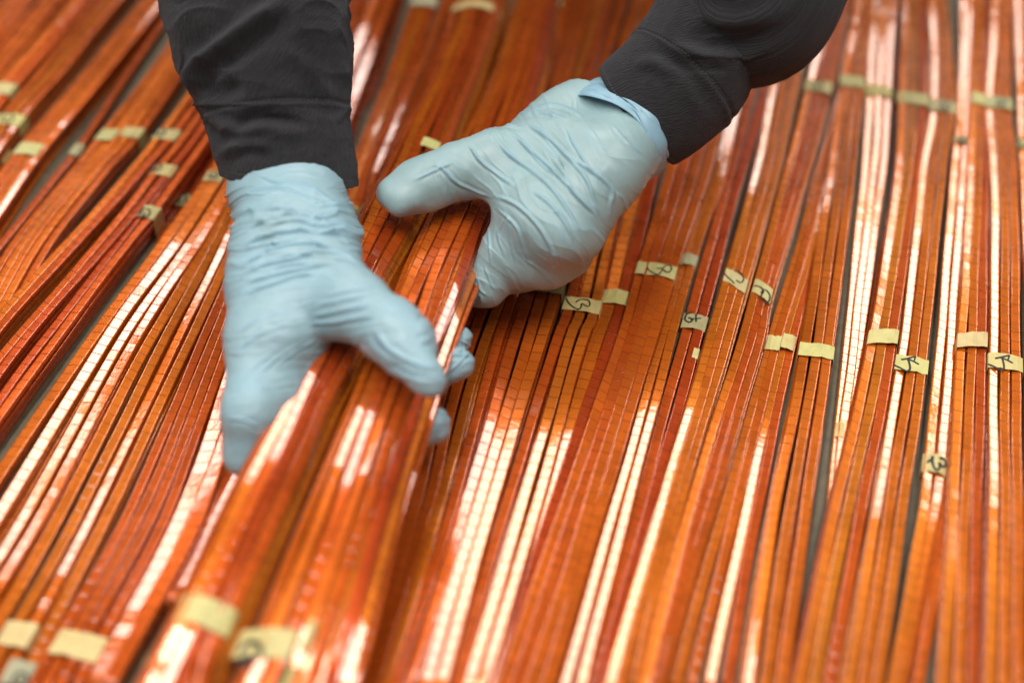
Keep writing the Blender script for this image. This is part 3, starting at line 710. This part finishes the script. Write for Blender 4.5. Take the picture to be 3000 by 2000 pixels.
# fingers going down the near side and under the lifted bars
iP = P(740, 1210, .066); iD_ = P(728, 1325, .046)
HL.chain([iM, iP, iD_, P(900, 1335, .034), P(1120, 1300, .036), P(1266, 1246, .042)], [.0170, .0160, .0125, .0105, .0108, .0110], 0.010)
HL.chain([mM, P(810, 1160, .064), P(850, 1240, .044), P(1000, 1210, .036), P(1200, 1130, .040), P(1340, 1063, .047)], [.0165, .0150, .0115, .0098, .0100, .0105], 0.008)
HL.chain([rM, P(880, 1110, .060), P(930, 1160, .043), P(1060, 1120, .037), P(1230, 1040, .042), P(1345, 992, .047)], [.0155, .0140, .011, .0095, .0095, .0085], 0.007)
HL.chain([pM, P(950, 1040, .058), P(1010, 1060, .043), P(1130, 1010, .040), P(1250, 950, .043)], [.0145, .0125, .010, .0085, .0080], 0.007)
VL, QL, lapL = HL.mesh(0.00125, smooth=3)
arm_ax = P(865, 760, .098)-P(840, 460, .112); arm_ax /= np.linalg.norm(arm_ax)
def hf_left(V):
    px, py = to_px(V)
    lat = (px-860)/4.6; axl = (py - 0.00075*(px-830)**2*np.clip((900-py)/200, 0, 1) + 0.10*(px-860))/4.6   # mm
    wz = V[:, 2]*1000
    q = np.stack([axl/5.2 + 0.6*vnoise(np.stack([lat/16, axl/20, wz/25], -1), 3), lat/42.0, wz/60.0], -1)
    r1 = ridged(q, 5)**5; q2 = q.copy(); q2[:, 0] *= 1.9; q2[:, 1] *= 1.5
    r2 = ridged(q2, 9)**5
    wmask = np.clip((850-py)/140, 0, 1)*np.clip((py-540)/70+0.3, 0.18, 1)
    pm = np.clip((py-780)/100, 0, 1)*np.clip((1400-py)/150, 0, 1)
    h = wmask*(2.0*(r1-0.3)+1.1*(r2-0.3)) + pm*(0.32*(r1-0.3)+0.30*(r2-0.3))
    # soft sags of loose film on thumb and finger tips
    lum = vnoise(V*np.array([70, 70, 70.]), 21)
    h += 0.9*lum*np.clip((np.hypot(px-1200, py-1080) < 170)*1.0 + (py > 1040)*0.7, 0, 1)
    h += 0.8*vnoise(np.stack([axl/4.2+lat/9, lat/9-axl/30, wz/14], -1), 33)*((px > 1225) & (np.hypot(px-1240, py-1090) > 75))*1.1
    return h/1000, np.clip(wmask*(r1-0.55)*1.8, 0, 0.9)
def z1(pts): return [(600+x/1.568, 450+y/1.568) for x, y in pts]
CL = [(z1(p), w, a) for p, w, a in [
 ([(150,300),(260,250),(400,255),(520,290),(590,330)],1.3,1.2), ([(160,360),(300,300),(430,300),(560,340)],1.2,1.0),
 ([(165,430),(280,380),(420,350),(600,360),(690,420)],1.4,1.3), ([(170,520),(260,460),(330,400)],1.2,1.0),
 ([(165,560),(270,510),(400,480),(520,450),(650,460),(720,510)],1.4,1.4), ([(170,600),(300,560),(450,525),(600,500)],1.3,1.1),
 ([(200,470),(330,430),(450,410),(580,430),(680,460)],1.2,1.1), ([(150,205),(250,160),(350,160),(470,195),(600,270)],1.4,1.2),
 ([(240,95),(330,130),(450,150),(560,200),(620,240)],1.3,1.0), ([(165,650),(300,600),(420,560),(520,550)],1.4,0.9),
 ([(490,745),(620,722),(790,690)],1.6,1.0), ([(480,782),(620,770),(800,740)],1.6,1.1), ([(500,700),(640,670),(810,640)],1.5,0.7),
 ([(560,650),(680,625),(800,610)],1.4,0.5), ([(140,830),(250,760),(380,720)],1.4,0.4), ([(130,920),(250,830),(400,780)],1.3,0.4),
 ([(330,970),(420,905),(520,850)],1.3,0.6), ([(250,1010),(360,920),(480,850)],1.2,0.5), ([(110,1215),(180,1222),(250,1260)],1.3,0.9),
 ([(150,1100),(230,980),(330,900)],1.2,0.35), ([(780,800),(850,900),(960,960),(1060,990)],2.4,0.9), ([(840,960),(930,1010),(1050,1040)],2.0,-0.8),
 ([(760,830),(800,890),(880,940)],1.8,-0.6), ([(1090,940),(1160,920),(1240,930)],1.2,0.7), ([(1110,1010),(1170,960),(1225,900)],1.0,0.7),
 ([(1100,890),(1170,860),(1230,890)],1.0,0.6), ([(1000,1250),(1060,1240),(1115,1235)],0.9,0.6), ([(1040,1150),(1080,1190),(1115,1200)],0.9,0.5)]]
make_glove('glove', VL, QL, lapL, hf_left, CL, person, person_base, (0.285, 0.47, 0.56))

# ---- image-right hand ------------------------------------------------
HR = Solid()
for sx, sy in ((-1, -1), (1, 1)):
    ox, oy = sx*62, sx*72
    HR.chain([P(1900+ox*.42, 285+oy*.42, .112), P(1812+ox*.60, 362+oy*.60, .109), P(1722+ox*0.85, 430+oy*0.85, .107), P(1640+ox*1.1, 500+oy*1.1, .100)], [.0205, .0210, .0222, .0215], 0.022)
iM, mM, rM, pM = P(1545, 612, .094), P(1592, 655, .092), P(1640, 690, .087), P(1688, 690, .080)
HR.chain([P(1660, 440, .108), iM], [.022, .0185], KN); HR.chain([P(1690, 470, .108), mM], [.021, .0175], KN)
HR.chain([P(1720, 500, .104), rM], [.021, .0165], KN); HR.chain([P(1745, 530, .098), pM], [.020, .0155], KN)
HR.chain([P(1610, 440, .106), P(1450, 478, .104), P(1330, 506, .101), P(1235, 540, .098), P(1160, 570, .0955)], [.0220, .0188, .0153, .0142, .0112], 0.015)
HR.cone(P(1215, 525, .0995), P(1145, 560, .0945), .0105, .0085, 0.005)
HR.cone(P(1290, 548, .098), P(1180, 592, .0945), .0085, .0090, 0.006)
HR.cone(P(1545, 515, .100), P(1490, 560, .097), .0160, .0115, 0.016)
HR.chain([iM, P(1490, 745, .066), P(1425, 835, .048), P(1330, 850, .038), P(1240, 845, .036)], [.0185, .0170, .0125, .0095, .009], 0.010)
HR.chain([mM, P(1560, 765, .062), P(1500, 800, .044), P(1380, 820, .036), P(1250, 800, .036)], [.0175, .0160, .0115, .0095, .009], 0.009)
HR.chain([rM, P(1618, 765, .060), P(1560, 790, .043), P(1420, 780, .036), P(1300, 760, .036)], [.0165, .0150, .011, .0095, .009], 0.009)
HR.chain([pM, P(1668, 742, .058), P(1610, 755, .044), P(1480, 730, .038), P(1380, 710, .038)], [.0155, .0135, .010, .0085, .008], 0.009)
VR, QR, lapR = HR.mesh(0.00125, smooth=3, cut=[(P(1868, 340, .112) + 0.014*(P(1722, 430, .107)-P(1900, 285, .112))/np.linalg.norm(P(1722, 430, .107)-P(1900, 285, .112)), (P(1900, 285, .112)-P(1722, 430, .107))/np.linalg.norm(P(1900, 285, .112)-P(1722, 430, .107)))])
def hf_right(V):
    px, py = to_px(V)
    axl = ((px-1870)*-0.76 + (py-340)*0.65)/4.5; lat = ((px-1870)*0.65 + (py-340)*0.76)/4.5
    wz = V[:, 2]*1000
    q = np.stack([axl/8.0 + 0.8*vnoise(np.stack([lat/22, axl/26, wz/30], -1), 43) + 0.10*(lat/12)**2*0.3, lat/48.0, wz/70.0], -1)
    r1 = ridged(q, 45)**5
    q2 = q.copy(); q2[:, 0] *= 2.1; r2 = ridged(q2, 49)**5
    m = np.clip((axl-4)/25, 0.15, 1)*np.clip((px-1180)/250, 0.1, 1)
    h = m*(0.6*(r1-0.3)+0.35*(r2-0.3))
    lum = vnoise(V*80., 51)
    h += 1.0*lum*np.clip((1360-px)/80, 0, 1)
    return h/1000, np.clip(m*(r1-0.6)*0.9, 0, 0.5)
def z2(pts): return [(1000+x/1.96, 150+y/1.96) for x, y in pts]
CR_ = [(z2(p), w, a) for p, w, a in [
 ([(870,470),(960,590),(1100,690),(1210,790),(1310,930),(1390,1090)],1.5,1.3), ([(930,430),(1080,560),(1200,670),(1310,780),(1400,880),(1465,940)],1.5,1.3),
 ([(1070,420),(1190,500),(1330,640),(1420,760),(1480,960)],1.6,1.4), ([(1290,430),(1340,540),(1410,650),(1450,720)],1.2,0.8),
 ([(1290,600),(1380,650),(1480,720),(1555,800),(1545,900)],1.6,1.3), ([(730,520),(790,620),(900,710),(1000,780)],1.4,1.0),
 ([(880,830),(1000,880),(1120,990),(1200,1120),(1240,1250)],1.6,1.3), ([(890,900),(1000,1000),(1040,1100),(1080,1230)],1.3,0.9),
 ([(1080,790),(1190,870),(1280,980),(1335,1095)],1.5,1.2), ([(1010,365),(1150,350),(1290,390)],1.5,1.0), ([(1080,330),(1240,310),(1400,380)],1.3,0.7),
 ([(560,640),(640,740),(760,800),(860,840)],1.3,0.9), ([(520,640),(600,690),(700,790)],1.2,0.5), ([(1200,600),(1300,740),(1335,830)],1.2,0.8),
 ([(1560,430),(1640,520),(1740,600)],1.2,0.6), ([(960,930),(970,1080),(1000,1210)],1.1,0.8),
 ([(930,960),(900,1060),(940,1180)],1.1,0.6), ([(840,1000),(850,1120),(860,1230)],1.0,0.6),
 ([(420,740),(520,690),(640,640)],1.3,0.5),
 ([(1150,480),(1250,600),(1290,690)],1.2,0.7), ([(1000,480),(1120,620),(1230,720)],1.2,0.7), ([(780,1290),(800,1370),(830,1400)],1.0,0.7),
 ([(820,1230),(850,1310),(880,1380)],1.0,0.6), ([(870,430),(940,420),(1040,440)],1.2,1.0)]]
gr = make_glove('glove', VR, QR, lapR, hf_right, CR_, person, person_base, (0.28, 0.43, 0.462))

# rolled cuff of the image-right glove: strands of film twisted round the wrist
def wrist_loop(cen, ax, a_dir, ra, rb, r, wob, seed, n=150, m=10, tilt=0.0):
    b_dir = np.cross(ax, a_dir); b_dir /= np.linalg.norm(b_dir)
    th = np.linspace(0, 2*np.pi, n, endpoint=False); rnd = np.random.default_rng(seed)
    ph = rnd.uniform(0, 6.28, 4)
    axo = wob*np.sin(th*2+ph[0]) + 0.5*wob*np.sin(th*5+ph[1]) + tilt*np.sin(th)
    ro = 0.0007*np.sin(th*3+ph[2]) + 0.0003*np.sin(th*9+ph[3])
    c = cen + ax*axo[:, None] + a_dir*((ra+ro)*np.cos(th))[:, None] + b_dir*((rb+ro)*np.sin(th))[:, None]
    t = np.roll(c, -1, 0)-np.roll(c, 1, 0); t /= np.linalg.norm(t, axis=1)[:, None]
    out = c-cen; out -= ax*(out@ax)[:, None]; out /= np.linalg.norm(out, axis=1)[:, None]
    sd = np.cross(t, out); rr = r*(1+0.25*np.sin(th*4+ph[1])+0.12*np.sin(th*9+ph[0]))
    ang = np.linspace(0, 2*np.pi, m, endpoint=False)
    v = c[:, None] + (out[:, None]*np.cos(ang)[None, :, None]*0.55 + sd[:, None]*np.sin(ang)[None, :, None]*2.3)*rr[:, None, None]
    f = []
    for i in range(n):
        for j in range(m):
            f.append([i*m+j, ((i+1) % n)*m+j, ((i+1) % n)*m+(j+1) % m, i*m+(j+1) % m])
    return v.reshape(-1, 3), np.array(f)[:, ::-1]
cwr = P(1868, 340, .1120); axr = P(1640, 500, .100)-P(1868, 310, .112); axr /= np.linalg.norm(axr)
adr = P(1892, 417, .118)-P(1768, 273, .118); adr -= axr*(adr@axr); adr /= np.linalg.norm(adr); cwr = cwr + axr*0.021
VV, FF, o_ = [], [], 0
for i, (off, r, wob, tl) in enumerate([(0.001, .0024, .0012, .0025), (0.0042, .0016, .0016, -.0025), (-0.0035, .0026, .0012, .001), (0.0062, .0013, .0010, 0.001), (-0.0075, .0028, .0010, 0)]):
    v, f = wrist_loop(cwr+axr*off, axr, adr, .0382, .0335, r, wob, 60+i, tilt=tl)
    VV.append(v); FF.append(f+o_); o_ += len(v)
rc = link_mesh('rolled_cuff', np.vstack(VV), np.vstack(FF), M_GLOVE, gr, person_base)
rc.color = (0.27, 0.45, 0.56, 1)
at = rc.data.attributes.new('fold', 'FLOAT', 'POINT'); at.data.foreach_set('value', np.full(len(rc.data.vertices), 0.55, np.float32))

# ---- sleeves ---------------------------------------------------------
def make_sleeve(stations, fold, lines, hem_lip, seam_s, parent, squash=0.92, shear=0.0, tiltx=0.0, n_s=300, n_t=220):
    """stations from the hem up the arm: centre px, py, height z, half width px"""
    st = np.array(stations, float)
    C = np.array([P(x, y, z) if hw > 0 else (x, y, z) for x, y, z, hw in st[:, :4]])
    R = np.array([abs(hw)*depth(y, z)/FPX if hw > 0 else -hw for x, y, z, hw in st[:, :4]])
    tilt = st[:, 4] if st.shape[1] > 4 else np.zeros(len(st))
    n = len(C); cum = np.concatenate([[0], np.cumsum(np.linalg.norm(np.diff(C, axis=0), axis=1))])
    fine = np.concatenate([np.linspace(0, 0.19, int(n_s*0.85)), np.linspace(0.19, cum[-1], n_s-int(n_s*0.85)+1)[1:]])
    tt = np.interp(fine, cum, np.arange(n))
    c = catmull(C, tt); r = catmull(R[:, None], tt)[:, 0]
    t = np.gradient(c, axis=0); t /= np.linalg.norm(t, axis=1)[:, None]
    view = np.array([0, 0, CAM_H])-c; side = np.cross(t, view); side /= np.linalg.norm(side, axis=1)[:, None]
    up = np.cross(side, t)                              # towards the viewer
    th = np.linspace(0, 2*np.pi, n_t, endpoint=False)
    ct, sn = np.cos(th), np.sin(th)
    v = c[:, None]+side[:, None]*(r[:, None]*ct[None])[..., None]+up[:, None]*(squash*r[:, None]*sn[None])[..., None]
    v = v - t[0]*(tiltx*ct[None]*np.exp(-fine/0.06)[:, None])[..., None]
    v = v - t[0]*(shear*np.clip(sn, -0.3, 1)[None]*np.exp(-fine/0.030)[:, None])[..., None]
    s_mm = np.repeat(fine[:, None]*1000, n_t, 1); a_mm = th[None]*r[:, None]*1000
    flat = v.reshape(-1, 3)
    nr = (flat - np.repeat(c, n_t, 0)); nr /= np.linalg.norm(nr, axis=1)[:, None]
    hh = fold(flat, s_mm.ravel(), np.tile(th, len(fine)))
    ch, _ = crease_field(flat, lines)
    facing = (nr*np.repeat(view, n_t, 0)).sum(1) > 0
    flat = flat + nr*(hh/1000 + ch*facing)[:, None]
    # seam groove
    ss = s_mm.ravel()
    flat = flat - nr*(0.0010*np.exp(-((ss-seam_s)/1.3)**2) - 0.0008*np.exp(-((ss-seam_s+3)/2.0)**2) + 0.0004*np.exp(-((ss-4)/0.9)**2))[:, None]
    # hem slant: push hem stations along the arm
    uv = np.stack([fine[:, None]+0*th[None], th[None]*0.055+0*fine[:, None]], -1).reshape(-1, 2)
    F = grid_faces(len(fine), n_t)
    Vt = [flat]; UVt = [uv]; faces = F.tolist(); nn = len(flat)
    rows_in = [(0.0004, 0.0010), (0.002, 0.0016), (0.012, 0.0020), (0.03, 0.003)]
    prev = np.arange(n_t)
    for dz, ins in rows_in:
        ring = flat[:n_t] + t[0]*dz - nr[:n_t]*ins
        cur = nn + np.arange(n_t); nn += n_t; Vt.append(ring); UVt.append(uv[:n_t]+[0.05, 0])
        for j in range(n_t):
            faces.append([int(prev[j]), int(cur[j]), int(cur[(j+1) % n_t]), int(prev[(j+1) % n_t])])
        prev = cur
    Va = np.vstack(Vt); Ua = np.vstack(UVt)
    fa = np.array(faces)
    uvl = Ua[fa].copy()
    wrap = uvl[..., 1].max(1)-uvl[..., 1].min(1) > 0.15
    sub = uvl[wrap]; sub[..., 1] = np.where(sub[..., 1] < 0.1, sub[..., 1]+2*np.pi*0.055, sub[..., 1]); uvl[wrap] = sub
    o = link_mesh('jacket_sleeve', Va, fa, M_CLOTH, parent, person_base, uvs=uvl.reshape(-1, 2))
    # stitches
    SV, SF = [], []
    G = flat.reshape(len(fine), n_t, 3); GN = nr.reshape(len(fine), n_t, 3)
    for s0 in (seam_s, 3.6):
        i = int(np.argmin(np.abs(fine*1000-s0))); loop = G[i]; ln = GN[i]
        L = np.linalg.norm(np.roll(loop, -1, 0)-loop, axis=1); cu = np.concatenate([[0], np.cumsum(L)])
        lp = np.vstack([loop, loop[:1]]); lnn = np.vstack([ln, ln[:1]])
        k = 0.0
        while k < cu[-1]-0.0025:
            q = [np.array([np.interp(x, cu, lp[:, d]) for d in range(3)]) for x in (k, k+0.0011, k+0.0021)]
            nv = np.array([np.interp(k+0.001, cu, lnn[:, d]) for d in range(3)])
            tg = q[2]-q[0]; tg /= np.linalg.norm(tg); sd = np.cross(tg, nv); b0 = len(SV)
            for pi_, (pp, w_, hgt) in enumerate(zip(q, (0.0002, 0.00036, 0.0002), (0.0001, 0.00055, 0.0001))):
                for dx, dy in ((1, 0), (0, 1), (-1, 0), (0, -1)):
                    SV.append(pp + nv*(hgt+dy*w_) + sd*dx*w_)
            for a_ in (0, 4):
                for j in range(4): SF.append([b0+a_+j, b0+a_+(j+1) % 4, b0+a_+4+(j+1) % 4, b0+a_+4+j])
            k += 0.0029
    link_mesh('stitching', SV, SF, M_THREAD, o, person_base)['kind'] = 'stuff'
    return o
def fold_left(p, s, th):
    q = np.stack([s/26+0.5*vnoise(np.stack([s/40, th*1.2, 0*s], -1), 71), np.cos(th)*1.1+3, np.sin(th)*1.1+s/90], -1)
    return 3.4*vnoise(q, 73)*np.clip((s-6)/35, 0.12, 1) + 2.2*(ridged(q*1.6, 77)**3-0.4)*np.clip((s-4)/40, 0.25, 1) + 0.5*(ridged(q*4.1, 79)**2-0.5)
LL = [([(600, 300), (570, 235), (590, 180), (690, 105), (770, 45), (830, -10)], 5.5, 7.5), ([(600, 320), (640, 360), (700, 385), (790, 380)], 3.5, 3.2),
      ([(680, 385), (730, 350), (800, 345), (900, 365)], 4.0, -3.6), ([(575, 250), (640, 270), (720, 240)], 6, -4.5), ([(640, 460), (720, 420), (800, 430)], 3.5, 3.5),
      ([(980, 60), (1000, 150), (1010, 260)], 4, 1.5), ([(820, 150), (900, 200), (980, 300)], 5, 1.5)]
SL = make_sleeve([(846, 525, .104, 199), (840, 480, .1105, 203), (828, 415, .120, 206), (817, 355, .129, 208), (805, 290, .139, 222), (790, 215, .150, 250), (770, 120, .164, 268), (752, 20, .178, 274), (740, -100, .195, 278), (-.20, 1.05, .27, -.074), (-.235, 1.30, .42, -.082), (-.20, 1.56, .59, -.095)],
    fold_left, LL, None, 45.0, person, shear=0.018, tiltx=0.0085)
def fold_right(p, s, th):
    q = np.stack([s/34+0.5*vnoise(np.stack([s/40, th*1.2, 0*s+5], -1), 81), np.cos(th)*1.0+3, np.sin(th)*1.0+s/110], -1)
    return 3.0*vnoise(q, 83)*np.clip((s-10)/45, 0.12, 1) + 1.5*(ridged(q*1.5, 87)**2-0.4)*np.clip((s-4)/40, 0.25, 1) + 0.15*(ridged(q*4.3, 89)**2-0.5)
LR = [([(1880, 130), (1960, 165), (2040, 240), (2090, 330)], 4.0, -1.8), ([(2010, 90), (2120, 130), (2250, 110)], 6, -4.5), ([(2040, 30), (2160, 60), (2330, 30)], 5, 3.5),
      ([(1850, 190), (1920, 190), (1960, 230)], 3.5, 2.0), ([(1960, 130), (2060, 170), (2140, 170)], 4, 2.6)]
SR = make_sleeve([(1868, 340, .114, 180), (1893, 320, .118, 186), (1945, 278, .125, 190), (2003, 220, .134, 192), (2054, 152, .145, 188), (2104, 82, .156, 198), (2160, 8, .167, 236), (2225, -70, .180, 274), (.21, 1.05, .27, -.076), (.24, 1.30, .42, -.082), (.20, 1.56, .59, -.095)],
    fold_right, LR, None, 41.0, person, shear=0.006)

# ---- bare forearms inside the sleeves, jacket body and head of the person leaning over the table (out of frame, they shade the bars)
A_ = Solid()
A_.chain([P(835, 560, .100), P(815, 380, .115), P(780, 150, .14)], [.022, .030, .04], .01)
v_, q_, _l = A_.mesh(.004); link_mesh('forearm', v_, q_, M_SKIN, person, person_base)
A_ = Solid()
A_.chain([P(1800, 375, .107), P(1960, 260, .120), P(2120, 80, .145)], [.018, .027, .04], .01)
v_, q_, _l = A_.mesh(.004); link_mesh('forearm', v_, q_, M_SKIN, person, person_base)
J = Solid()
for sx in (-1, 1):
    J.chain([np.array([sx*.11, 1.78, -.25]), np.array([sx*.115, 1.77, .15]), np.array([sx*.10, 1.69, .42]), np.array([sx*.085, 1.62, .60])], [.115, .115, .125, .105], .09)
    J.chain([np.array([sx*.08, 1.62, .63]), np.array([sx*.20, 1.58, .60])], [.085, .088], .06)
J.cone(np.array([0, 1.61, .63]), np.array([0, 1.575, .70]), .075, .068, .05)
v_, q_, _l = J.mesh(.009)
nz = vnormals(v_, q_); v_ = v_ + nz*(0.007*vnoise(v_*np.array([14, 14, 9.]), 91))[:, None]
uvj = np.stack([v_[:, 0]*1.0+v_[:, 1], v_[:, 2]], -1)[q_].reshape(-1, 2)
link_mesh('jacket', v_, q_, M_CLOTH, person, person_base, uvs=uvj)
Hd = Solid()
hc = np.array([0, 1.505, .80])
Hd.cone(np.array([0, 1.575, .67]), np.array([0, 1.54, .76]), .056, .056, .03)
Hd.cone(hc+[0, .03, .03], hc+[0, -.02, -.005], .083, .072, .03); Hd.cone(hc+[0, -.03, -.045], hc+[0, -.058, -.075], .055, .032, .04)
Hd.cone(hc+[0, -.088, -.012], hc+[0, -.112, -.045], .009, .014, .015)
Hd.cone(hc+[-.018, -.085, -.080], hc+[.018, -.085, -.080], .009, .009, .01)
for sx in (-1, 1):
    Hd.cone(hc+[sx*.078, .02, .005], hc+[sx*.074, .012, -.04], .014, .010, .008); Hd.cone(hc+[sx*.015, -.086, .012], hc+[sx*.045, -.078, .012], .010, .009, .014)
v_, q_, _l = Hd.mesh(.004); link_mesh('head', v_, q_, M_SKIN, person, person_base)
Hh = Solid(); Hh.cone(hc+[0, .04, .05], hc+[0, -.01, .045], .084, .070, .03); Hh.cone(hc+[0, .06, .0], hc+[0, .06, -.04], .066, .05, .03)
v_, q_, _l = Hh.mesh(.005); nz = vnormals(v_, q_); v_ += nz*(0.004*vnoise(v_*90, 95))[:, None]
link_mesh('hair', v_, q_, M_HAIR, person, person_base)
